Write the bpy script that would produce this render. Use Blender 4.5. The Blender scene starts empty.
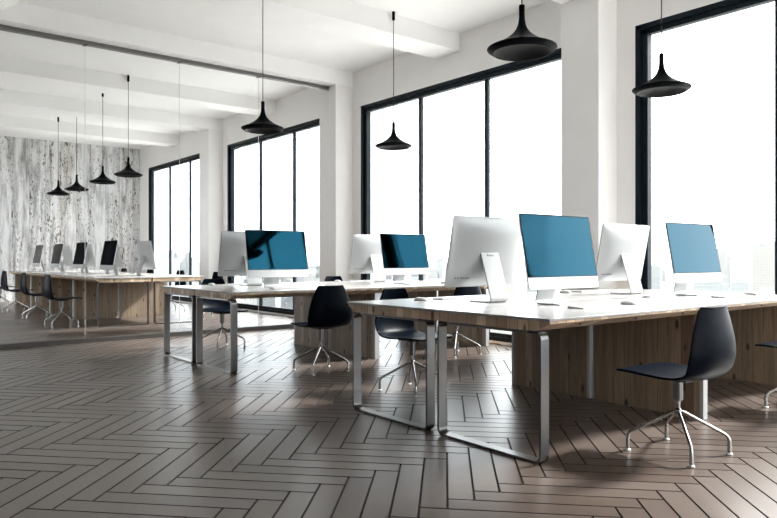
import bpy, bmesh, math, random
from mathutils import Vector, Matrix
random.seed(7)
C = bpy.context.scene.collection
PI = math.pi
SC = bpy.context.scene

# ------------------------------------------------------------------ helpers
class MB:
    """collects shapes and links them as one mesh object"""
    def __init__(self): self.bm = bmesh.new()
    def box(self, x0, x1, y0, y1, z0, z1, bev=0, seg=2):
        r = bmesh.ops.create_cube(self.bm, size=1)
        vs = r['verts']
        bmesh.ops.scale(self.bm, vec=(x1-x0, y1-y0, z1-z0), verts=vs)
        bmesh.ops.translate(self.bm, vec=((x0+x1)/2, (y0+y1)/2, (z0+z1)/2), verts=vs)
        if bev:
            es = list({e for v in vs for e in v.link_edges})
            bmesh.ops.bevel(self.bm, geom=es, offset=bev, segments=seg, profile=.5, affect='EDGES')
        return self
    def lathe(self, prof, n=32, cx=0, cy=0, cz=0, cap0=False, cap1=False):
        bm = self.bm; rings = []
        for r, z in prof:
            rings.append([bm.verts.new((cx+r*math.cos(2*PI*i/n), cy+r*math.sin(2*PI*i/n), cz+z)) for i in range(n)])
        for a, b in zip(rings, rings[1:]):
            for i in range(n):
                bm.faces.new((a[i], a[(i+1) % n], b[(i+1) % n], b[i]))
        if cap0: bm.faces.new(rings[0])
        if cap1: bm.faces.new(rings[-1])
        return self
    def tube(self, pts, r, n=10):
        """round tube through points; r a number or one per point"""
        bm = self.bm; pts = [Vector(p) for p in pts]
        rs = r if isinstance(r, (list, tuple)) else [r]*len(pts)
        rings = []; ref = None
        for i, p in enumerate(pts):
            if i == 0: t = pts[1]-p
            elif i == len(pts)-1: t = p-pts[i-1]
            else: t = (pts[i+1]-p).normalized()+(p-pts[i-1]).normalized()
            t.normalize()
            if ref is None:
                ref = t.orthogonal().normalized()
            ref = (ref-t*ref.dot(t)).normalized()
            b = t.cross(ref)
            rings.append([bm.verts.new(p+(ref*math.cos(2*PI*k/n)+b*math.sin(2*PI*k/n))*rs[i]) for k in range(n)])
        for a, b in zip(rings, rings[1:]):
            for i in range(n):
                bm.faces.new((a[i], a[(i+1) % n], b[(i+1) % n], b[i]))
        bm.faces.new(list(reversed(rings[0]))); bm.faces.new(rings[-1])
        return self
    def strip(self, path, w0, w1, th):
        """flat band swept along a path in the Y-Z plane, spanning w0..w1 in X; th thickness inward"""
        bm = self.bm; n = len(path); rows = []
        for i, (y, z) in enumerate(path):
            a = path[max(i-1, 0)]; b = path[min(i+1, n-1)]
            ty, tz = b[0]-a[0], b[1]-a[1]; l = math.hypot(ty, tz) or 1
            ny, nz = -tz/l, ty/l
            rows.append([bm.verts.new((w0, y, z)), bm.verts.new((w1, y, z)),
                         bm.verts.new((w1, y+ny*th, z+nz*th)), bm.verts.new((w0, y+ny*th, z+nz*th))])
        for a, b in zip(rows, rows[1:]):
            for k in range(4):
                bm.faces.new((a[k], a[(k+1) % 4], b[(k+1) % 4], b[k]))
        bm.faces.new(rows[0]); bm.faces.new(rows[-1])
        return self
    def loop_band(self, path, w0, w1, th):
        bm = self.bm; n = len(path); rows = []
        for i, (y, z) in enumerate(path):
            a = path[(i-1) % n]; b = path[(i+1) % n]
            ty, tz = b[0]-a[0], b[1]-a[1]; l = math.hypot(ty, tz) or 1
            ny, nz = -tz/l, ty/l
            rows.append([bm.verts.new((w0, y, z)), bm.verts.new((w1, y, z)),
                         bm.verts.new((w1, y+ny*th, z+nz*th)), bm.verts.new((w0, y+ny*th, z+nz*th))])
        for i in range(n):
            a = rows[i]; b = rows[(i+1) % n]
            for k in range(4):
                bm.faces.new((a[k], a[(k+1) % 4], b[(k+1) % 4], b[k]))
        return self
    def prism(self, poly, axis, a0, a1):
        """extrude polygon: axis 'x' -> poly in (y,z)"""
        bm = self.bm
        def P(u, v, a): return (a, u, v) if axis == 'x' else ((u, a, v) if axis == 'y' else (u, v, a))
        A = [bm.verts.new(P(u, v, a0)) for u, v in poly]; B = [bm.verts.new(P(u, v, a1)) for u, v in poly]
        n = len(poly)
        for i in range(n): bm.faces.new((A[i], A[(i+1) % n], B[(i+1) % n], B[i]))
        bm.faces.new(list(reversed(A))); bm.faces.new(B)
        return self
    def build(self, name, mat, parent=None, smooth=False, ang=35):
        bmesh.ops.recalc_face_normals(self.bm, faces=self.bm.faces)
        me = bpy.data.meshes.new(name); self.bm.to_mesh(me); self.bm.free()
        for m in (mat if isinstance(mat, (list, tuple)) else [mat]): me.materials.append(m)
        if smooth:
            me.shade_smooth()
            me.set_sharp_from_angle(angle=math.radians(ang))
        o = bpy.data.objects.new(name, me); C.objects.link(o)
        if parent: o.parent = parent
        return o

def tag(o, label, cat, group=None, kind=None):
    o['label'] = label; o['category'] = cat
    if group: o['group'] = group
    if kind: o['kind'] = kind
    return o
def empty(name, loc=(0, 0, 0), rz=0):
    o = bpy.data.objects.new(name, None); C.objects.link(o)
    o.location = loc; o.rotation_euler = (0, 0, rz); o.empty_display_size = .1
    return o
def structure(o, label=None):
    o['kind'] = 'structure'
    if label: o['label'] = label
    return o
def copy_tree(o, parent=None):
    c = o.copy(); C.objects.link(c); c.parent = parent
    for ch in list(o.children): copy_tree(ch, c)
    return c
class Proto:
    """first call hands out the prototype itself, later calls copies"""
    def __init__(self, fn): self.fn = fn; self.o = None
    def put(self, loc, rz, label, group=None):
        if self.o is None: self.o = o = self.fn()
        else: o = copy_tree(self.o)
        o.location = loc; o.rotation_euler = (0, 0, rz); o['label'] = label
        if group: o['group'] = group
        return o

# ------------------------------------------------------------------ materials
def mat(name, col=(.8, .8, .8), rough=.5, metal=0, **kw):
    m = bpy.data.materials.new(name); m.use_nodes = True
    b = m.node_tree.nodes['Principled BSDF']
    b.inputs['Base Color'].default_value = (*col, 1); b.inputs['Roughness'].default_value = rough
    b.inputs['Metallic'].default_value = metal
    for k, v in kw.items(): b.inputs[k].default_value = v
    return m
class NT:
    def __init__(self, m):
        self.m = m; self.t = m.node_tree; self.n = self.t.nodes; self.l = self.t.links
        self.b = self.n['Principled BSDF']
    def node(self, typ, **kw):
        nd = self.n.new(typ)
        for k, v in kw.items(): setattr(nd, k, v)
        return nd
    def link(self, a, b): self.l.new(a, b)
    def math(self, op, a, b=None, c=None):
        nd = self.node('ShaderNodeMath', operation=op)
        for i, x in enumerate((a, b, c)):
            if x is None: continue
            if isinstance(x, (int, float)): nd.inputs[i].default_value = x
            else: self.link(x, nd.inputs[i])
        return nd.outputs[0]
    def ramp(self, fac, stops, interp='LINEAR'):
        nd = self.node('ShaderNodeValToRGB'); r = nd.color_ramp; r.interpolation = interp
        while len(r.elements) > 1: r.elements.remove(r.elements[-1])
        for i, (p, c) in enumerate(stops):
            e = r.elements[0] if i == 0 else r.elements.new(p)
            e.position = p; e.color = (*c, 1) if len(c) == 3 else c
        self.link(fac, nd.inputs[0]); return nd.outputs[0]
    def mix(self, fac, a, b, mode='MIX'):
        nd = self.node('ShaderNodeMix', data_type='RGBA', blend_type=mode)
        for i, x in ((0, fac), (6, a), (7, b)):
            if isinstance(x, (int, float)): nd.inputs[i].default_value = x
            elif isinstance(x, tuple): nd.inputs[i].default_value = (*x, 1)
            else: self.link(x, nd.inputs[i])
        return nd.outputs[2]
    def coord(self, kind='Object'):
        return self.node('ShaderNodeTexCoord').outputs[kind]
    def mapping(self, v, scale=(1, 1, 1), loc=(0, 0, 0)):
        nd = self.node('ShaderNodeMapping'); nd.inputs['Scale'].default_value = scale; nd.inputs['Location'].default_value = loc
        self.link(v, nd.inputs[0]); return nd.outputs[0]
    def noise(self, v, scale=5, detail=4, rough=.55, dist=0):
        nd = self.node('ShaderNodeTexNoise'); nd.inputs['Scale'].default_value = scale
        nd.inputs['Detail'].default_value = detail; nd.inputs['Roughness'].default_value = rough
        nd.inputs['Distortion'].default_value = dist
        self.link(v, nd.inputs['Vector']); return nd.outputs['Fac']
    def bump(self, h, strength=.2, dist=.01):
        nd = self.node('ShaderNodeBump'); nd.inputs['Strength'].default_value = strength; nd.inputs['Distance'].default_value = dist
        self.link(h, nd.inputs['Height']); self.link(nd.outputs[0], self.b.inputs['Normal'])

def plaster(name, col):
    m = mat(name, col, .85); t = NT(m); v = t.coord()
    n = t.noise(v, 3, 3); t.link(t.ramp(n, [(.3, tuple(c*.97 for c in col)), (.7, col)]), t.b.inputs['Base Color'])
    t.bump(t.noise(v, 90, 2), .04, .004); return m
M = {}
M['wall'] = plaster('white wall plaster', (.85, .84, .835))
M['ceiling'] = plaster('white ceiling paint', (.93, .93, .928))
M['sidewall'] = plaster('grey wall paint', (.30, .30, .30))
M['charcoal'] = plaster('charcoal for dark reflections', (.03, .03, .034))  # darkens what the far office screens reflect
M['bounce'] = plaster('white roof membrane', (.86, .86, .85))  # for the added slabs that bounce daylight indoors
M['frame'] = mat('dark blue grey window metal', (.004, .009, .014), .4, 0, **{'Specular IOR Level': .15})
M['black'] = mat('black lacquered metal', (.003, .004, .005), .42, 0, **{'IOR': 1.09})
M['blackin'] = mat('black shade inside', (.004, .004, .005), .6, 0, **{'Specular IOR Level': .2})
M['cord'] = mat('black textile cord', (.02, .02, .02), .7)
M['track'] = mat('grey aluminium track', (.16, .155, .15), .4, .4)
M['skirt'] = mat('dark bronze floor track', (.05, .045, .042), .45, .2)
M['glassline'] = mat('pale silicone joint', (.72, .74, .74), .4)
M['chrome'] = mat('polished steel', (.36, .36, .36), .2, 1)
M['glide'] = mat('pale grey plastic glide', (.55, .55, .54), .4)
M['whitepost'] = mat('white lacquered metal', (.33, .34, .345), .4)
M['darkplastic'] = mat('dark bracket', (.015, .015, .016), .45)
M['alu'] = mat('silver white aluminium', (.42, .435, .445), .34, .25)
M['aluedge'] = mat('grey aluminium edge', (.30, .31, .32), .35, .6)
M['key'] = mat('white keys', (.50, .50, .50), .45)
M['port'] = mat('port slots', (.12, .14, .16), .4)
M['bezel'] = mat('black glass bezel', (.004, .005, .006), .08, 0, IOR=1.2)
M['off'] = mat('switched off display', (.003, .004, .006), .12, 0, IOR=1.12)

m = M['shell'] = mat('black moulded shell', (.002, .004, .008), .36, 0, **{'IOR': 1.11})
t = NT(m); t.bump(t.noise(t.coord(), 400, 1), .06, .001)
m = M['screen'] = mat('blue coated display glass', (.006, .038, .060), .035, 1)

m = M['steel'] = mat('brushed steel', (.19, .188, .185), .28, 1)

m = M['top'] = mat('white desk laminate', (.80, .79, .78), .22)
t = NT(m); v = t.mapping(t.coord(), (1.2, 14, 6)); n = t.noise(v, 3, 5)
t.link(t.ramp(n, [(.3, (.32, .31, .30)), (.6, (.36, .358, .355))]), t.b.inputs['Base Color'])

def wood(name, horizontal=False, plank=.085, tone=.55, lo=.45):
    """knotty timber: separate boards, streaky grain, brown knots"""
    m = mat(name, (.4, .3, .2), .5); t = NT(m); co = t.coord()
    sp = t.node('ShaderNodeSeparateXYZ'); t.link(co, sp.inputs[0])
    x, y, z = sp.outputs
    across, along = (t.math('ADD', x, y), z)
    if horizontal: across, along = t.math('ADD', x, y), z
    bi = t.math('FLOOR', t.math('DIVIDE', across, plank))
    wn = t.node('ShaderNodeTexWhiteNoise', noise_dimensions='1D'); t.link(bi, wn.inputs['W'])
    rnd = wn.outputs['Value']
    cmb = t.node('ShaderNodeCombineXYZ'); t.link(across, cmb.inputs[0]); t.link(t.math('MULTIPLY', rnd, 37.), cmb.inputs[1]); t.link(along, cmb.inputs[2])
    v = cmb.outputs[0]
    g1 = t.noise(t.mapping(v, (30, 1, 1.6)), 3, 6, .6, .4)
    g2 = t.noise(t.mapping(v, (9, 1, .9)), 2.2, 3, .5, .6)
    k = tone
    base = t.ramp(rnd, [(0, (.34*k, .24*k, .155*k)), (.3, (.60*k, .46*k, .32*k)), (.6, (.36*k, .265*k, .185*k)), (1, (.74*k, .59*k, .43*k))])
    grain = t.ramp(g1, [(.3, (lo, lo*.9, lo*.8)), (.62, (1, 1, 1))])
    c = t.mix(.75, base, grain, 'MULTIPLY')
    c = t.mix(t.ramp(g2, [(.45, (0, 0, 0)), (.7, (.55, .55, .55))]), c, (.24*k*lo/.45, .155*k*lo/.45, .10*k*lo/.45))
    vo = t.node('ShaderNodeTexVoronoi'); vo.inputs['Scale'].default_value = 1; vo.inputs['Randomness'].default_value = 1
    t.link(t.mapping(v, (11, 1, 4.2)), vo.inputs['Vector'])
    kn = t.ramp(vo.outputs['Distance'], [(.10, (1, 1, 1)), (.17, (0, 0, 0))])
    c = t.mix(kn, c, (.045, .028, .018))
    # board joints
    fr = t.math('FRACT', t.math('DIVIDE', across, plank))
    j = t.math('LESS_THAN', t.math('ABSOLUTE', t.math('SUBTRACT', fr, .5)), .485)
    c = t.mix(j, (.05, .035, .025), c)
    t.link(c, t.b.inputs['Base Color']); t.bump(g1, .12, .003)
    return m
M['wood'] = wood('knotty timber panel')
M['woodedge'] = wood('timber block edge', plank=.075, tone=1.15, lo=.72)

# weathered whitewashed boards of the far wall
m = M['weathered'] = mat('weathered whitewashed boards', (.6, .6, .6), .8)
t = NT(m); co = t.coord(); sp = t.node('ShaderNodeSeparateXYZ'); t.link(co, sp.inputs[0])
x = sp.outputs[0]
bi = t.math('FLOOR', t.math('DIVIDE', x, .36)); wn = t.node('ShaderNodeTexWhiteNoise', noise_dimensions='1D'); t.link(bi, wn.inputs['W'])
cmb = t.node('ShaderNodeCombineXYZ'); t.link(x, cmb.inputs[0]); t.link(t.math('MULTIPLY', wn.outputs['Value'], 23.), cmb.inputs[1]); t.link(sp.outputs[2], cmb.inputs[2])
v = cmb.outputs[0]
s1 = t.noise(t.mapping(v, (4, 1, .45)), 2, 6, .65, .3)
s2 = t.noise(t.mapping(v, (8, 1, 2.6)), 2.0, 3, .62, .4)
s3 = t.noise(t.mapping(v, (1.4, 1, .10), (5, 0, 0)), 3, 3, .5)
s4 = t.noise(t.mapping(v, (16, 1, 7)), 2.0, 2, .6, .2)
c = t.ramp(s1, [(.36, (.26, .25, .24)), (.46, (.58, .58, .575)), (.57, (.82, .82, .82))])
c = t.mix(t.ramp(s3, [(.52, (0, 0, 0)), (.66, (.6, .6, .6))]), c, (.42, .36, .30))
c = t.mix(t.ramp(wn.outputs['Value'], [(0, (0, 0, 0)), (1, (.25, .25, .25))]), c, (.50, .56, .62))
zone = t.ramp(s3, [(.42, (.12, .12, .12)), (.54, (1, 1, 1))])
c = t.mix(t.math('MULTIPLY', t.ramp(s2, [(.60, (0, 0, 0)), (.64, (1, 1, 1))]), zone), c, (.10, .08, .065))
c = t.mix(t.math('MULTIPLY', t.ramp(s4, [(.60, (0, 0, 0)), (.65, (1, 1, 1))]), zone), c, (.02, .018, .016))
fr = t.math('FRACT', t.math('DIVIDE', x, .36))
c = t.mix(t.math('LESS_THAN', t.math('ABSOLUTE', t.math('SUBTRACT', fr, .5)), .49), (.30, .29, .28), c)
t.link(c, t.b.inputs['Base Color']); t.bump(s2, .3, .01)

# floor boards: tone per board from a face attribute
m = M['floor'] = mat('brown oiled floor boards', (.15, .11, .10), .38)
t = NT(m); at = t.node('ShaderNodeAttribute'); at.attribute_name = 'board'
fac = at.outputs['Fac']; co = t.coord()
n = t.noise(t.mapping(co, (1.5, 1.5, 1.5)), 2, 2, .5)
c = t.ramp(fac, [(0, (.066, .049, .041)), (.5, (.080, .061, .052)), (1, (.096, .076, .066))])
c = t.mix(.4, c, t.ramp(n, [(.3, (.86, .86, .86)), (.7, (1, 1, 1))]), 'MULTIPLY')
t.link(c, t.b.inputs['Base Color'])
t.b.inputs['Roughness'].default_value = .29
M['groove'] = mat('dark floor groove', (.012, .009, .008), .7)

def glass(name, tint, refl):
    m = bpy.data.materials.new(name); m.use_nodes = True; nt = m.node_tree; nt.nodes.clear()
    out = nt.nodes.new('ShaderNodeOutputMaterial'); mx = nt.nodes.new('ShaderNodeMixShader')
    tr = nt.nodes.new('ShaderNodeBsdfTransparent'); tr.inputs[0].default_value = (*tint, 1)
    gl = nt.nodes.new('ShaderNodeBsdfGlossy'); gl.inputs['Roughness'].default_value = .0; gl.inputs['Color'].default_value = (.9, .95, 1, 1)
    fr = nt.nodes.new('ShaderNodeFresnel'); fr.inputs[0].default_value = 1.5
    mu = nt.nodes.new('ShaderNodeMath'); mu.operation = 'MULTIPLY'; mu.inputs[1].default_value = refl
    nt.links.new(fr.outputs[0], mu.inputs[0]); nt.links.new(mu.outputs[0], mx.inputs[0])
    nt.links.new(tr.outputs[0], mx.inputs[1]); nt.links.new(gl.outputs[0], mx.inputs[2]); nt.links.new(mx.outputs[0], out.inputs[0])
    return m
M['pane'] = glass('clear window glass', (.97, .985, .985), .6)
M['partition'] = glass('clear partition glass', (.99, .993, .993), .03)

# ------------------------------------------------------------------ the room
XW = 6.30            # inner face of the window wall
ZC = 3.99            # ceiling
PER = 4.705           # window period along the wall
YN, YF, XL = -4.6, 18.62, -4.2
YG = 8.98            # glass partition
WB, WT = 0.03, 3.416 # window opening

# floor: herringbone boards laid at 45 degrees, real boards with chamfered edges
bm = bmesh.new()
lay = bm.faces.layers.float.new('board')
W = .1153; SY = 1.054; r2 = 2**.5
PX, PY = 2.563, 1.657/SY
p0 = (PX+PY)/r2; q0 = (PY-PX)/r2
def world(p, q): return ((p-q)/r2, (p+q)/r2*SY)
def board(pa, pb, qa, qb):
    xc, yc = world((pa+pb)/2, (qa+qb)/2)
    if not (XL < xc < XW-.02 and YN < yc < YF-.02): return
    if yc > YG and xc < -1.2: return
    if xc < 0 and yc < -1.5 : return
    if math.hypot(max(0, -xc), 0) > 3: return
    gp = .0042; ch = .0006; dz = .008; tone = random.random()
    o = [world(*k) for k in ((pa+gp, qa+gp), (pb-gp, qa+gp), (pb-gp, qb-gp), (pa+gp, qb-gp))]
    i_ = [world(*k) for k in ((pa+gp+ch, qa+gp+ch), (pb-gp-ch, qa+gp+ch), (pb-gp-ch, qb-gp-ch), (pa+gp+ch, qb-gp-ch))]
    ov = [bm.verts.new((min(k[0], XW), k[1], -dz)) for k in o]; iv = [bm.verts.new((min(k[0], XW), k[1], 0)) for k in i_]
    f = bm.faces.new(iv); f[lay] = tone
    for k in range(4):
        f = bm.faces.new((ov[k], ov[(k+1) % 4], iv[(k+1) % 4], iv[k])); f[lay] = -1
N = 6
for a in range(-90, 220):
    for b in range(-140, 140):
        # p-boards start where (a+b) % 12 == 0, q-boards where it is 6
        k = (a+b) % 12
        if k == 0:
            pa = p0+(a-7)*W; qa = q0+b*W
            board(pa, pa+N*W, qa, qa+W)
        elif k == 6:
            pa = p0+(a-7)*W; qa = q0+b*W
            board(pa, pa+W, qa, qa+N*W)
bmesh.ops.recalc_face_normals(bm, faces=bm.faces)
for f in bm.faces: f.material_index = 1 if f[lay] < 0 else 0
v = [bm.verts.new(k) for k in ((XL-.2, YN-.2, -.0081), (XW+.3, YN-.2, -.0081), (XW+.3, YF+.2, -.0081), (XL-.2, YF+.2, -.0081))]
vb = [bm.verts.new((k.co.x, k.co.y, -.25)) for k in v]
f = bm.faces.new(v); f.material_index = 1
f = bm.faces.new(list(reversed(vb))); f.material_index = 1
for k in range(4):
    f = bm.faces.new((v[k], vb[k], vb[(k+1) % 4], v[(k+1) % 4])); f.material_index = 1
me = bpy.data.meshes.new('floor'); bm.to_mesh(me); bm.free(); me.materials.append(M['floor']); me.materials.append(M['groove'])
fo = bpy.data.objects.new('floor', me); C.objects.link(fo); structure(fo, 'brown wooden floor laid in herringbone')

structure(MB().box(XL-.2, XW+.3, YN-.2, YF+.2, ZC, ZC+.25).build('ceiling', M['ceiling']), 'white ceiling slab')

# window wall with openings
starts = [3.84+PER*k for k in (-1, 0, 1, 2, 3)]     # far (left) jamb of each opening
WL = 3.92
wall = MB()
wall.box(XW, XW+.3, YN, YF, -.25, WB); wall.box(XW, XW+.3, YN, YF, WT, ZC)
edges = [YN]
for s in starts: edges += [max(s-WL, YN), s]
edges.append(YF)
for a, b in zip(edges[::2], edges[1::2]):
    if b-a > .01: wall.box(XW, XW+.3, a, b, WB, WT)
structure(wall.build('wall_right', M['wall']), 'white window wall')

def window(i, y1):
    y0 = max(y1-WL, YN)
    e = empty('window_%d' % i, (XW, (y0+y1)/2, WB)); structure(e)
    f = MB(); hy = (y1-y0)/2; h = WT-WB
    f.box(.0, .12, -hy, -hy+.055, 0, h); f.box(.0, .12, hy-.055, hy, 0, h)
    f.box(.0, .12, -hy, hy, 0, .05); f.box(.0, .12, -hy, hy, h-.05, h)
    # inner sash rim with a shadow gap
    f.box(.03, .10, -hy+.065, -hy+.12, .06, h-.06); f.box(.03, .10, hy-.12, hy-.065, .06, h-.06)
    f.box(.03, .10, -hy+.065, hy-.065, .05, .095); f.box(.03, .10, -hy+.065, hy-.065, h-.105, h-.055)
    f.box(.045, .11, -hy+.02, hy-.02, .02, .06); f.box(.045, .11, -hy+.02, hy-.02, h-.06, h-.02)
    f.box(.045, .11, -hy+.02, -hy+.07, .02, h-.02); f.box(.045, .11, hy-.07, hy-.02, .02, h-.02)
    n = 3; ys = [hy-.075-1.265*k for k in range(1, 3) if hy-.075-1.265*k > -hy+.1]
    for y in ys: f.box(.045, .085, y-.027, y+.027, .05, h-.05)
    f.build('window_frame', M['frame'], e)
    cuts = [-hy+.1]+sorted(ys)+[hy-.1]
    for a, b in zip(cuts, cuts[1:]):
        MB().box(.062, .068, a+.02, b-.02, .08, h-.08).build('window_pane', M['pane'], e)
    # portal so daylight is sampled through the opening
    ld = bpy.data.lights.new('daylight_portal', 'AREA'); ld.shape = 'RECTANGLE'; ld.size = h; ld.size_y = y1-y0
    ld.cycles.is_portal = True
    lo = bpy.data.objects.new('daylight_portal', ld); C.objects.link(lo)
    lo.location = (XW+.34, (y0+y1)/2, (WB+WT)/2); lo.rotation_euler = (0, PI/2, 0)
for i, s in enumerate(starts): window(i+1, s)

# glazed wall behind the camera, plain wall on the left of the main room
wb_ = MB(); wb_.box(XL, XW, YN-.2, YN, -.25, .12); wb_.box(XL, XW, YN-.2, YN, 3.55, ZC)
for a, b in ((XL, 1.6), (5.6, XW)): wb_.box(a, b, YN-.2, YN, .12, 3.55)
structure(wb_.build('wall_back', M['wall']), 'white wall with large windows')
structure(MB().box(XL-.2, XL, YN-.2, YG+.3, -.25, ZC).build('wall_left', M['sidewall']), 'plain grey wall')
ld = bpy.data.lights.new('daylight_portal', 'AREA'); ld.shape = 'RECTANGLE'; ld.size = XW-XL; ld.size_y = 3.43; ld.cycles.is_portal = True
lo = bpy.data.objects.new('daylight_portal', ld); C.objects.link(lo)
lo.location = ((XL+XW)/2, YN-.25, 1.83); lo.rotation_euler = (PI/2, 0, 0)
# white slabs added out of view to bounce daylight up onto the ceiling
structure(MB().box(XW+.35, 13.2, -9, 24, -1.3, -1.0).build('bounce_slab', M['bounce']), 'white roof slab added outside the windows to light the ceiling')
structure(MB().box(-12, XW+.35, -16, YN-.3, -.5, -.2).build('bouncer', M['bounce']), 'white terrace added behind the room to throw daylight inside')

structure(MB().box(2.55, XW+.3, YF, YF+.2, -.1, ZC).build('wall_far', M['weathered']), 'weathered whitewashed board wall')
structure(MB().box(-1.4, 2.55, YF, YF+.2, -.1, ZC).build('wall_far', M['charcoal']), 'charcoal end of the far wall, unseen, added to darken screen reflections')  # unseen dark stretch, added so the far screens reflect dark
sw = MB(); sw.box(-1.6, -1.4, YG, YF, -.25, .12); sw.box(-1.6, -1.4, YG, YF, 3.55, ZC)  # unseen side openings, added to brighten the far office
for a, b in ((YG, 12.6), (15.2, 15.6), (18.2, YF)): sw.box(-1.6, -1.4, a, b, .12, 3.55)
structure(sw.build('wall_side', M['wall']), 'side wall of the far office with openings added for daylight')
structure(MB().box(-9, -1.65, YG+.35, YF+4, -.5, -.2).build('bouncer', M['bounce']), 'white terrace added beside the far office to throw daylight inside')  # unseen slab added to bounce daylight into the far office
ld = bpy.data.lights.new('daylight_portal', 'AREA'); ld.shape = 'RECTANGLE'; ld.size = YF-YG; ld.size_y = 3.43; ld.cycles.is_portal = True
lo = bpy.data.objects.new('daylight_portal', ld); C.objects.link(lo)
lo.location = (-1.65, (YG+YF)/2, 1.83); lo.rotation_euler = (PI/2, 0, -PI/2)
structure(MB().box(XL, -1.4, YG+.1, YG+.3, -.1, ZC).build('wall_partition', M['wall']), 'white wall beside the glass partition')

# columns and beams
for k, y in enumerate((-5.3+.0, -.65, 4.05, 8.76, 13.46)):
    if y < YN: continue
    structure(MB().box(XW-.325, XW, y, y+.46, 0, ZC-.235, .004, 1).build('column', M['wall']), 'white square column against the window wall')
for y in (-3.0, -.65, 1.7, 4.05, 6.36, 8.76, 11.2, 13.46, 15.85):
    structure(MB().box(XL if y < YG else -1.4, XW, y, y+.46, ZC-.235, ZC+.02, .004, 1).build('ceiling_beam', M['ceiling']), 'white beam crossing the ceiling')
# haunched girder running along the room on the left
structure(MB().prism([(1.70, ZC+.01), (1.55, ZC-.035), (1.40, ZC-.135), (1.20, ZC-.20), (.45, ZC-.20), (.25, ZC-.135), (.1, ZC-.035), (-.05, ZC+.01)], 'y', YN, YF).build('ceiling_girder', M['ceiling']), 'white haunched girder along the ceiling')

# glass partition
gp = empty('glass_partition', (0, YG, 0))
tag(gp, 'frameless clear glass partition wall between the two office areas', 'glass partition')
MB().box(-1.4, XW-.325, -.035, .035, ZC-.235-.05, ZC-.236).build('top_track', M['track'], gp)
MB().box(-1.4, XW-.325, -.045, .045, 0, .055).build('floor_track', M['skirt'], gp)
xs = [-1.4, -.03, 1.17, 2.36, 3.57, 4.76, XW-.326]
for a, b in zip(xs, xs[1:]):
    MB().box(a+.0019, b-.0019, -.006, .006, .05, ZC-.25).build('glass_pane', M['partition'], gp)
for a in xs[1:-1]:
    MB().box(a-.0018, a+.0018, -.0055, .0055, .05, ZC-.294).build('silicone_joint', M['glassline'], gp)
    MB().box(a-.02, a+.02, -.04, .04, ZC-.293, ZC-.2855).build('track_clip', M['darkplastic'], gp)

# ------------------------------------------------------------------ desks
ZT = .75
def rloop(y0, y1, z0, z1, r, n=6):
    P = []
    for cy, cz, a0 in ((y1-r, z1-r, 0), (y0+r, z1-r, PI/2), (y0+r, z0+r, PI), (y1-r, z0+r, 1.5*PI)):
        for k in range(n+1):
            a = a0+PI/2*k/n; P.append((cy+r*math.cos(a), cz+r*math.sin(a)))
    return P
def make_desk(L, D, loop, inset=.02):
    """top from x 0..L and y 0..D; the long user edge is y=0"""
    e = empty('desk')
    e['category'] = 'desk'
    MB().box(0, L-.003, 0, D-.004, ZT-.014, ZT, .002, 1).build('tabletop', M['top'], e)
    und = [(.006, ZT-.0145), (.006, ZT-.027), (.10, ZT-.068), (D-.012, ZT-.068), (D-.012, ZT-.0145)]
    MB().prism(und, 'x', .008, L-.008).build('timber_core', M['woodedge'], e)
    if loop:
        a, b = .06, D-.045
        lp = rloop(a, b, .0, ZT-.07, .045)
        f = MB().loop_band(lp, .0, .064, .014)
        lg = f.build('loop_leg', M['steel'], e, True, 40); lg.location = (.006, 0, 0)
        for y in (a+.045, b-.045):
            MB().box(.012, .075, y-.035, y+.035, ZT-.082, ZT-.0681, .002, 1).build('bracket', M['darkplastic'], lg).location = (-.018+.0, 0, 0)
    x = L-.058
    MB().box(x, x+.05, inset+.025, D-.035, .0, ZT-.0685, .001, 1).build('side_panel', M['wood'], e)
    MB().box(x-.004, x+.054, inset, inset+.0245, .0, ZT-.0685, .002, 1).build('edge_post', M['whitepost'], e)
    MB().box(x+.005, x+.045, D-.0345, D-.014, .0, ZT-.0685, .002, 1).build('inner_post', M['whitepost'], e)
    for k in range(3):
        MB().box(.3+k*(L-.6)/2-.004, .3+k*(L-.6)/2+.004, .028, .036, ZT-.047, ZT-.036).build('bolt', M['darkplastic'], e)
    return e
LD, DD = 1.67, .88
def mirror_desk(e):
    pass
desk_loop = {}
def desk_proto(loop, side):
    """side +1: user edge faces -y; side -1: mirrored, user edge faces +y (built mirrored, so parts keep their order)"""
    e = make_desk(LD, DD, loop, .02 if side > 0 else .11)
    if side < 0:
        for ch in list(e.children)+[g for c in e.children for g in c.children]:
            if ch.type == 'MESH':
                ch.data.transform(Matrix.Scale(-1, 4, (0, 1, 0))); ch.data.flip_normals()
    return e
dp = {(l, s): Proto(lambda l=l, s=s: desk_proto(l, s)) for l in (True, False) for s in (1, -1)}
def desk_row(ox, oy, rz, n, names, group):
    """row of back-to-back desks running along local +x from (ox,oy)"""
    ca, sa = math.cos(rz), math.sin(rz)
    for i in range(n):
        for s in (1, -1):
            lx = i*LD; ly = 0 if s > 0 else 2*DD
            dp[(i == 0, s)].put((ox+ca*lx-sa*ly, oy+sa*lx+ca*ly, 0), rz, names[(i, s)], group)
R1 = (2.77, 2.16); R2 = (2.72, 5.60)
desk_row(*R1, 0, 2, {(0, 1): 'white-topped desk on a steel loop leg, its corner nearest the viewer',
                     (1, 1): 'white-topped desk in the nearest row, at the right edge by the window, near side',
                     (0, -1): 'white-topped desk on a steel loop leg, left half of the nearest row end',
                     (1, -1): 'white-topped desk of the nearest row by the window, far side behind the monitors'}, 'desks of the nearest row')
desk_row(*R2, 0, 2, {(0, 1): 'loop-legged desk at the room end of the middle row, near side',
                     (1, 1): 'desk of the middle row next to the window, on the near side',
                     (0, -1): 'loop-legged desk at the room end of the middle row, side towards the glass',
                     (1, -1): 'desk of the middle row next to the window, side nearest the glass partition'}, 'desks of the middle row')
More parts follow.
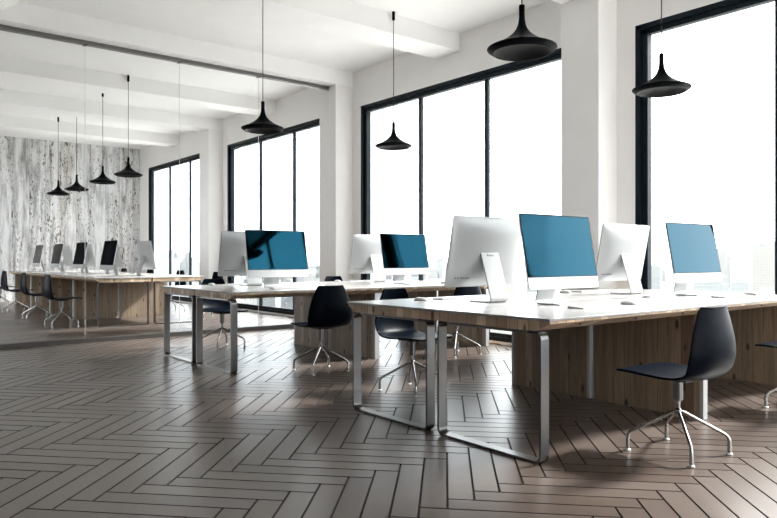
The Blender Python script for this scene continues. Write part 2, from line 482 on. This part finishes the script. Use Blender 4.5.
# far row runs along +y : user edges face -x and +x
FX, FY = 2.95, 10.75
nf = {}
words = ['nearest the glass', 'second from the glass', 'third from the glass', 'next to the weathered wall']
for i in range(4):
    nf[(i, 1)] = 'desk in the far office on the window side, '+words[i]
    nf[(i, -1)] = 'desk in the far office on the left chair side, '+words[i]
# rotating +90deg sends local +x to +y and local +y to -x
desk_row(FX+2*DD, FY, PI/2, 4, nf, 'desks of the far office')

# ------------------------------------------------------------------ monitors
def make_monitor(display='screen'):
    e = empty('desktop_monitor'); e['category'] = 'monitor'
    w, h = .705, .492; tilt = math.radians(-10.4)
    zb = .108
    piv = Matrix.Translation((0, 0, zb)) @ Matrix.Rotation(tilt, 4, 'X')
    # housing: thin edge, swelling back (front faces -y)
    bm_ = MB(); bm = bm_.bm; nx, nz = 24, 18
    def depth(u, v_):
        a = 1-abs(u)**3.2; b = 1-abs(v_)**3.2
        return .006+.040*max(0, a*b)**.75
    def outline(u, v_):
        # rounded corners
        x, z = u*w/2, v_*h/2
        r = .018; dx = abs(x)-(w/2-r); dz = abs(z)-(h/2-r)
        if dx > 0 and dz > 0:
            l = math.hypot(dx, dz)
            if l > r:
                k = r/l; x = math.copysign(w/2-r+dx*k, x); z = math.copysign(h/2-r+dz*k, z)
        return x, z+h/2
    us = [-math.cos(PI*i/nx) for i in range(nx+1)]; vs_ = [-math.cos(PI*i/nz) for i in range(nz+1)]
    F = [[bm.verts.new((*outline(u, v_)[:1], 0, outline(u, v_)[1])) for v_ in vs_] for u in us]
    B = [[bm.verts.new((*outline(u, v_)[:1], depth(u, v_), outline(u, v_)[1])) for v_ in vs_] for u in us]
    for i in range(nx):
        for j in range(nz):
            bm.faces.new((F[i][j], F[i+1][j], F[i+1][j+1], F[i][j+1]))
            bm.faces.new((B[i][j], B[i][j+1], B[i+1][j+1], B[i+1][j]))
    per = [(i, 0) for i in range(nx)]+[(nx, j) for j in range(nz)]+[(i, nz) for i in range(nx, 0, -1)]+[(0, j) for j in range(nz, 0, -1)]
    for a, b in zip(per, per[1:]+per[:1]):
        f = bm.faces.new((F[a[0]][a[1]], F[b[0]][b[1]], B[b[0]][b[1]], B[a[0]][a[1]])); f.material_index = 1
    hs = bm_.build('housing', [M['alu'], M['aluedge']], e, True, 50)
    hs.data.transform(piv)
    chin = .078
    def plate(x0, x1, z0, z1, y, r, name, mm, par, rb):
        b = MB(); pts = []
        for cx, cz, a0, rr in ((x1-r, z1-r, 0, r), (x0+r, z1-r, PI/2, r), (x0+rb, z0+rb, PI, rb), (x1-rb, z0+rb, 1.5*PI, rb)):
            for k in range(5):
                a = a0+PI/2*k/4; pts.append((cx+rr*math.cos(a), cz+rr*math.sin(a)))
        b.prism(pts, 'y', y, y-.0012)
        o = b.build(name, mm, par); o.data.transform(piv); return o
    bz = plate(-w/2+.0015, w/2-.0015, chin, h-.0015, -.0002, .016, 'screen', M['bezel'], e, .001)
    plate(-w/2+.010, w/2-.010, chin+.004, h-.010, -.0016, .004, 'display_area', M[display], bz, .001)
    pr = MB()
    for k, (x, wd) in enumerate(((.285, .012), (.262, .012), (.240, .008), (.226, .008), (.212, .008), (.198, .008), (.180, .012), (.165, .006))):
        pr.box(x-wd/2, x+wd/2, .0, .0255, .060, .073)
    # ports sit on the lower back, user's left
    po = pr.build('port_row', M['port'], hs)
    for v_ in po.data.vertices:
        u_ = v_.co.x/(w/2); vv = (v_.co.z-h/2)/(h/2)
        v_.co.y = depth(u_, vv)+(.0012 if v_.co.y > .01 else -.002)
    po.data.transform(piv)
    # stand: foot plate and slanting riser from one bent sheet (front at -y)
    path = [(-.02, .0005)]
    yb = .185
    r = .028
    path.append((yb-r-.02, .0005))
    # bend upward
    ang = math.radians(107)
    cx_, cz_ = yb-r, .0005+r
    for k in range(1, 9):
        a = -PI/2+ang*k/8
        path.append((cx_+r*math.cos(a), cz_+r*math.sin(a)))
    ex, ez = path[-1]
    top = .345
    L_ = (top-ez)/math.cos(math.radians(17))
    path.append((ex-L_*math.sin(math.radians(17)), top))
    st = MB().strip(path, -.088, .088, .009).build('stand', M['alu'], e, True, 30)
    MB().box(-.035, .035, .070, .098, .30, .335, .004, 2).build('hinge', M['aluedge'], st)
    return e
mon = Proto(make_monitor); mon_off = Proto(lambda: make_monitor('off'))
def put_mon(x, y, rz, label, group): return (mon_off if 'dark screen' in label and abs(rz+PI/2) < .1 else mon).put((x, y, ZT), rz, label, group)
g = 'monitors on the nearest row'
put_mon(3.68, 2.74, math.radians(-1.8), 'monitor with blue screen towards the viewer, front left of the nearest row', g)
put_mon(5.45, 2.74, math.radians(-3), 'smaller-looking monitor with light blue screen at right, against the big window', g)
put_mon(3.53, 3.36, PI, 'monitor seen from behind, white back with slanted stand, nearest of those turned away', g)
put_mon(5.24, 3.36, PI, 'monitor seen from behind between the two blue screens of the nearest row', g)
g = 'monitors on the middle row'
put_mon(3.52, 6.18, 0, 'monitor whose blue screen reflects a dark lamp shape, left on the middle row', g)
put_mon(5.25, 6.18, 0, 'monitor with half black, half blue screen on the middle row', g)
put_mon(3.50, 6.86, PI, 'monitor seen from behind at the left end of the middle row', g)
put_mon(5.23, 6.86, PI, 'monitor seen from behind beside the half black screen on the middle row', g)
g = 'monitors in the far office'
order = ['nearest the glass', 'second from the glass', 'third from the glass', 'last before the weathered wall']
for i in range(4):
    y = 11.72+1.745*i
    put_mon(3.40, y, -PI/2, 'monitor with dark screen in the far office, '+order[i], g)
    put_mon(4.12, y, PI/2, 'white monitor back in the far office behind the dark screens, '+order[i], g)

# keyboards and mice
def make_keyboard():
    e = empty('keyboard'); e['category'] = 'keyboard'
    MB().prism([(-.057, 0), (.057, 0), (.057, .013), (-.057, .006)], 'x', -.21, .21).build('base', M['alu'], e)
    k = MB()
    for r in range(5):
        y = -.044+r*.022; z = .006+(y+.057)/.114*.007
        for c in range(19):
            x = -.195+c*.0217
            k.box(x-.0095, x+.0095, y-.0095, y+.0095, z-.001, z+.0022)
    k.build('keys', M['key'], e)
    return e
def make_mouse():
    e = empty('computer_mouse'); e['category'] = 'mouse'
    b = MB(); bm = b.bm; r = bmesh.ops.create_uvsphere(bm, u_segments=24, v_segments=14, radius=1)
    for v_ in r['verts']:
        v_.co.x = math.copysign(abs(v_.co.x)**.8, v_.co.x)*.030; v_.co.y = math.copysign(abs(v_.co.y)**.85, v_.co.y)*.057
        z = v_.co.z; v_.co.z = .006+(z*.020 if z > 0 else z*.0035)
    b.build('shell', M['key'], e, True)
    MB().prism([(-.026+.052*k/1, 0) for k in (0, 1)]+[(.026, .004), (-.026, .004)], 'y', -.045, .045).build('base', M['aluedge'], e)
    return e
kb = Proto(make_keyboard); ms = Proto(make_mouse)
def kset(x, y, rz, where, g, dx=.0):
    ca, sa = math.cos(rz), math.sin(rz)
    def L(a, b): return (x+ca*a-sa*b, y+sa*a+ca*b, ZT+.0003)
    kb.put(L(dx, -.32), rz, 'flat pale keyboard before the '+where, 'keyboards '+g)
    ms.put(L(dx+.38, -.31), rz, 'small pale mouse before the '+where, 'computer mice '+g)
kset(3.66, 2.82, 0, 'front left blue monitor', 'on the nearest row')
kset(5.46, 2.82, 0, 'light blue monitor at right', 'on the nearest row')
kset(3.62, 3.36, PI, 'nearest monitor turned away', 'on the nearest row', .0)
kset(5.30, 3.36, PI, 'turned away monitor between the blue screens', 'on the nearest row', .0)
kset(3.47, 6.20, 0, 'left blue monitor on the middle row', 'on the middle row')
kset(5.19, 6.20, 0, 'half black monitor on the middle row', 'on the middle row')
kset(3.60, 6.86, PI, 'turned away monitor at the left of the middle row', 'on the middle row')
kset(5.30, 6.86, PI, 'turned away monitor at the right of the middle row', 'on the middle row')
for i in range(4):
    y = 11.72+1.745*i
    kset(3.40, y, -PI/2, 'dark screen in the far office, '+order[i], 'in the far office')
    kset(4.12, y, PI/2, 'turned monitor in the far office, '+order[i], 'in the far office')

# ------------------------------------------------------------------ chairs
def catmull(P, n=6):
    out = []
    Q = [P[0]]+P+[P[-1]]
    for i in range(1, len(Q)-2):
        p0_, p1, p2, p3 = Q[i-1:i+3]
        for k in range(n):
            t_ = k/n
            out.append(tuple(.5*((2*b)+(-a+c)*t_+(2*a-5*b+4*c-d)*t_*t_+(-a+3*b-3*c+d)*t_**3) for a, b, c, d in zip(p0_, p1, p2, p3)))
    out.append(P[-1]); return out
def make_chair(base_rot):
    """faces +y"""
    e = empty('swivel_chair'); e['category'] = 'chair'
    # y, z, half width, edge lift
    prof = [(.262, .428, .165, .000), (.245, .436, .200, .001), (.16, .437, .222, .004), (.05, .428, .225, .008), (-.06, .420, .222, .012),
            (-.14, .421, .218, .022), (-.195, .440, .216, .034), (-.228, .485, .222, .045), (-.246, .55, .220, .050), (-.246, .63, .205, .048),
            (-.235, .71, .178, .040), (-.220, .785, .140, .026), (-.219, .805, .118, .020)]
    P = catmull(prof, 4); b = MB(); bm = b.bm; nu = 16; G = []
    for i, (y, z, hw, lift) in enumerate(P):
        a = P[max(i-1, 0)]; c_ = P[min(i+1, len(P)-1)]
        ty, tz = c_[0]-a[0], c_[1]-a[1]; l = math.hypot(ty, tz) or 1
        ny, nz = tz/l, -ty/l     # normal towards the sitter
        row = []
        for k in range(nu+1):
            u = -1+2*k/nu; s_ = lift*(abs(u)**2.6)
            row.append(bm.verts.new((u*hw, y+ny*s_, z+nz*s_)))
        G.append(row)
    for i in range(len(G)-1):
        for k in range(nu):
            bm.faces.new((G[i][k], G[i][k+1], G[i+1][k+1], G[i+1][k]))
    sh = b.build('seat_shell', M['shell'], e, True, 60)
    md = sh.modifiers.new('thickness', 'SOLIDIFY'); md.thickness = .012; md.offset = 0
    md2 = sh.modifiers.new('soft_edge', 'BEVEL'); md2.width = .004; md2.segments = 2; md2.limit_method = 'ANGLE'; md2.angle_limit = math.radians(50)
    MB().box(-.075, .075, -.09, .09, .398, .4145, .004, 2).build('seat_plate', M['darkplastic'], e)
    MB().lathe([(.0, .283), (.019, .283), (.026, .290), (.026, .396), (.030, .3985), (.0, .3985)], 24).build('gas_sleeve', M['steel'], e, True)
    MB().lathe([(.0, .195), (.014, .195), (.018, .203), (.018, .236), (.012, .243), (.012, .286), (0, .286)], 20).build('column', M['chrome'], e, True)
    for k in range(4):
        a = base_rot+PI/2*k; ca, sa = math.cos(a), math.sin(a); R = .262
        pts = []
        pr = [(.006, .226), (.03, .220), (.235, .112), (.249, .103), (.258, .090), (.262, .075), (.262, .014)]
        for r_, z_ in pr: pts.append((r_*ca, r_*sa, z_))
        lg = MB().tube(pts, [.009, .009, .009, .009, .0095, .0105, .0105], 10).build('leg', M['chrome'], e, True, 60)
        MB().lathe([(.0, .0005), (.016, .0005), (.018, .004), (.016, .009), (.008, .014), (0, .014)], 14, R*ca, R*sa).build('glide', M['glide'], lg, True)
    return e
ch45 = Proto(lambda: make_chair(PI/4)); ch0 = Proto(lambda: make_chair(PI/4+.05))
g = 'chairs at the nearest row'
ch45.put((3.545, 1.905, 0), math.radians(-3), 'black swivel chair in the foreground, right of the steel loop leg, facing left', g)
ch45.put((5.27, 1.90, 0), 0, 'black swivel chair cut off by the right edge of the picture', g)
ch0.put((3.55, 4.12, 0), PI+.12, 'black swivel chair behind the two nearest loop legs, back partly hidden by the desk', g)
g = 'chairs at the middle row'
ch0.put((3.49, 5.36, 0), -.12, 'black swivel chair seen from behind at the near side of the middle row', g)
ch0.put((5.25, 5.36, 0), -.1, 'black swivel chair at the middle row near the window, mostly behind the front desks', g)
ch0.put((3.50, 7.50, 0), PI+.1, 'black swivel chair on the far side of the middle row, seen beneath its left desk', g)
ch0.put((5.25, 7.52, 0), PI+.1, 'black swivel chair beyond the middle row, only its back top showing before the column', g)
g = 'chairs in the far office'
for i, y in enumerate((11.27, 12.95, 14.75, 16.4)):
    ch45.put((2.62, y, 0), -PI/2+(.05, -.03, .04, 0)[i], 'black swivel chair left of the far office desks, '+order[i], g)
for i, y in enumerate((11.35, 13.05, 14.75, 16.5)):
    ch45.put((5.02, y, 0), PI/2+.1, 'black swivel chair, window side of the far office desks, '+order[i], g)

# ------------------------------------------------------------------ pendants
def make_pendant():
    e = empty('pendant_lamp'); e['category'] = 'pendant lamp'   # origin at the rim
    MB().lathe([(.0, .272), (.0175, .272), (.0185, .262), (.0185, .20), (.021, .17), (.027, .143), (.038, .118), (.056, .094), (.082, .070), (.118, .046), (.160, .024), (.200, .008),
                (.219, -.001), (.221, -.006), (.216, -.013), (.200, -.024), (.186, -.033), (.182, -.033)], 56).build('lamp_shade', M['black'], e, True, 50)
    MB().lathe([(.1825, -.0325), (.176, -.024), (.150, .000), (.10, .016), (.05, .022), (.0, .024)], 56).build('reflector', M['blackin'], e, True, 50)
    return e
pend = Proto(make_pendant)
ZR = 2.398
pn = [((3.39, 6.30), 'black pendant lamp over the middle row, left one, beside the glass partition top', 'pendants over the middle row'),
      ((5.13, 6.30), 'black pendant lamp hanging in front of the four-pane window over the middle row', 'pendants over the middle row'),
      ((3.385, 2.86), 'largest-looking black pendant lamp, at the top middle in front of the column', 'pendants over the nearest row'),
      ((5.05, 2.85), 'black pendant lamp at right in front of the big window', 'pendants over the nearest row'),
      ((3.59, 11.16), 'black pendant lamp in the far office, rightmost and largest-looking', 'pendants in the far office'),
      ((3.58, 12.50), 'black pendant lamp in the far office, second from the right', 'pendants in the far office'),
      ((3.57, 14.17), 'black pendant lamp in the far office, second from the left', 'pendants in the far office'),
      ((3.52, 15.40), 'black pendant lamp in the far office, leftmost and smallest-looking', 'pendants in the far office')]
for (x, y), lab, g in pn:
    o = pend.put((x, y, ZR), 0, lab, g)
bs = (-3.0, -.65, 1.7, 4.05, 6.36, 8.76, 11.2, 13.46, 15.85)
for o in [k for k in bpy.data.objects if k.name.startswith('pendant_lamp')]:
    x, y, z = o.location
    zc = ZC-.235 if any(b-.02 < y < b+.48 for b in bs) else ZC
    MB().tube([(0, 0, .27), (0, 0, zc-ZR-.09)], .0042, 8).build('cord', M['cord'], o)
    MB().lathe([(0, zc-ZR-.10), (.016, zc-ZR-.10), (.018, zc-ZR-.095), (.018, zc-ZR-.0005), (0, zc-ZR-.0005)], 18).build('ceiling_cap', M['black'], o, True)

# ------------------------------------------------------------------ city outside
m = M['ground'] = mat('hazy pale city ground', (.30, .31, .30), .9)
t = NT(m); co = t.coord()
n = t.noise(t.mapping(co, (.012, .012, .012)), 2, 8, .7)
t.link(t.ramp(n, [(.35, (.056, .062, .065)), (.5, (.072, .074, .070)), (.65, (.090, .086, .075))]), t.b.inputs['Base Color'])
gd = MB(); gd.box(-6000, 9000, -6000, 9000, -61, -60); o = gd.build('ground', M['ground']); structure(o, 'pale city ground far below')
M['bld'] = []
for k, col in enumerate(((.215, .232, .24), (.24, .245, .245), (.21, .225, .235), (.25, .25, .24))):
    m = mat('pale facade %d' % k, col, .8); t = NT(m); co = t.coord()
    br = t.node('ShaderNodeTexBrick'); br.offset = 0
    br.inputs['Scale'].default_value = 1; br.inputs['Brick Width'].default_value = 3.2; br.inputs['Row Height'].default_value = 3.4; br.inputs['Mortar Size'].default_value = .7
    sp = t.node('ShaderNodeSeparateXYZ'); t.link(co, sp.inputs[0]); cb = t.node('ShaderNodeCombineXYZ')
    t.link(t.math('ADD', sp.outputs[0], sp.outputs[1]), cb.inputs[0]); t.link(sp.outputs[2], cb.inputs[1]); t.link(cb.outputs[0], br.inputs['Vector'])
    br.inputs['Color1'].default_value = (*[c*.85 for c in col], 1); br.inputs['Color2'].default_value = (*[c*.9 for c in col], 1); br.inputs['Mortar'].default_value = (*col, 1)
    t.link(br.outputs['Color'], t.b.inputs['Base Color']); M['bld'].append(m)
def tower(k):
    w = (16, 22, 28, 20)[k]; d = (18, 14, 20, 24)[k]; h = 1.0
    e = empty('city_building'); e['category'] = 'building'
    H_ = (40, 56, 30, 66)[k]
    b = MB().box(-w/2, w/2, -d/2, d/2, 0, H_)
    if k in (1, 3): b.box(-w/3, w/3, -d/3, d/3, H_, H_+6)
    b.build('facade', M['bld'][k], e)
    MB().box(-w/5, w/5, -d/6, d/6, H_+(6 if k in (1, 3) else 0), H_+(10 if k in (1, 3) else 4)).build('roof_plant', M['bld'][(k+1) % 4], e)
    return e
tw = [Proto(lambda k=k: tower(k)) for k in range(4)]
rnd = random.Random(11); spots = []
while len(spots) < 110:
    a = math.radians(rnd.uniform(14, 74)); d = rnd.uniform(480, 2200)
    x, y = d*math.sin(a), d*math.cos(a)
    if all(math.hypot(x-p, y-q) > 48 for p, q in spots):
        spots.append((x, y)); k = rnd.choice((0, 0, 1, 2, 2, 3))
        o = tw[k].put((x, y, -60), rnd.uniform(0, PI/2), 'pale hazy city building beyond the office windows', 'distant city buildings')
        s_ = rnd.uniform(.8, 1.2); o.scale = (s_, s_, s_)

# ------------------------------------------------------------------ light
w = bpy.data.worlds.new('sky'); SC.world = w; w.use_nodes = True
nt = w.node_tree; bg = nt.nodes['Background']
tc = nt.nodes.new('ShaderNodeTexCoord'); sp = nt.nodes.new('ShaderNodeSeparateXYZ'); nt.links.new(tc.outputs['Generated'], sp.inputs[0])
rp = nt.nodes.new('ShaderNodeValToRGB'); nt.links.new(sp.outputs[2], rp.inputs[0])
e = rp.color_ramp.elements; e[0].position = .0; e[0].color = (.97, .985, 1, 1); e[1].position = .5; e[1].color = (1, .985, .955, 1)
nt.links.new(rp.outputs[0], bg.inputs[0]); bg.inputs[1].default_value = 3.2

sd = bpy.data.lights.new('sun', 'SUN'); sd.energy = 11.5; sd.angle = math.radians(8); sd.color = (1, .965, .92)
so = bpy.data.objects.new('sun', sd); C.objects.link(so)
d = Vector((-math.cos(math.radians(-14)), -math.sin(math.radians(-14)), -math.tan(math.radians(38.5))))
so.rotation_euler = d.to_track_quat('-Z', 'Y').to_euler()

# ------------------------------------------------------------------ camera
cd = bpy.data.cameras.new('camera'); co_ = bpy.data.objects.new('camera', cd); C.objects.link(co_)
co_.location = (0, 0, 1.06); co_.rotation_euler = (PI/2, 0, math.radians(-38.732))
cd.sensor_width = 36; cd.lens = 681.36/777*36; cd.shift_y = -1.5/777; cd.clip_end = 20000; cd.clip_start = .05
SC.camera = co_
SC.view_settings.view_transform = 'Standard'; SC.view_settings.look = 'None'
SC.view_settings.exposure = 1.2; SC.view_settings.gamma = 1
cy = SC.cycles; cy.use_denoising = True; cy.max_bounces = 10; cy.diffuse_bounces = 6; cy.glossy_bounces = 5
cy.transparent_max_bounces = 24; cy.sample_clamp_indirect = 2.6; cy.sample_clamp_direct = 8;  cy.blur_glossy = 1.0; cy.denoising_prefilter = 'ACCURATE'
cy.caustics_reflective = False; cy.caustics_refractive = False
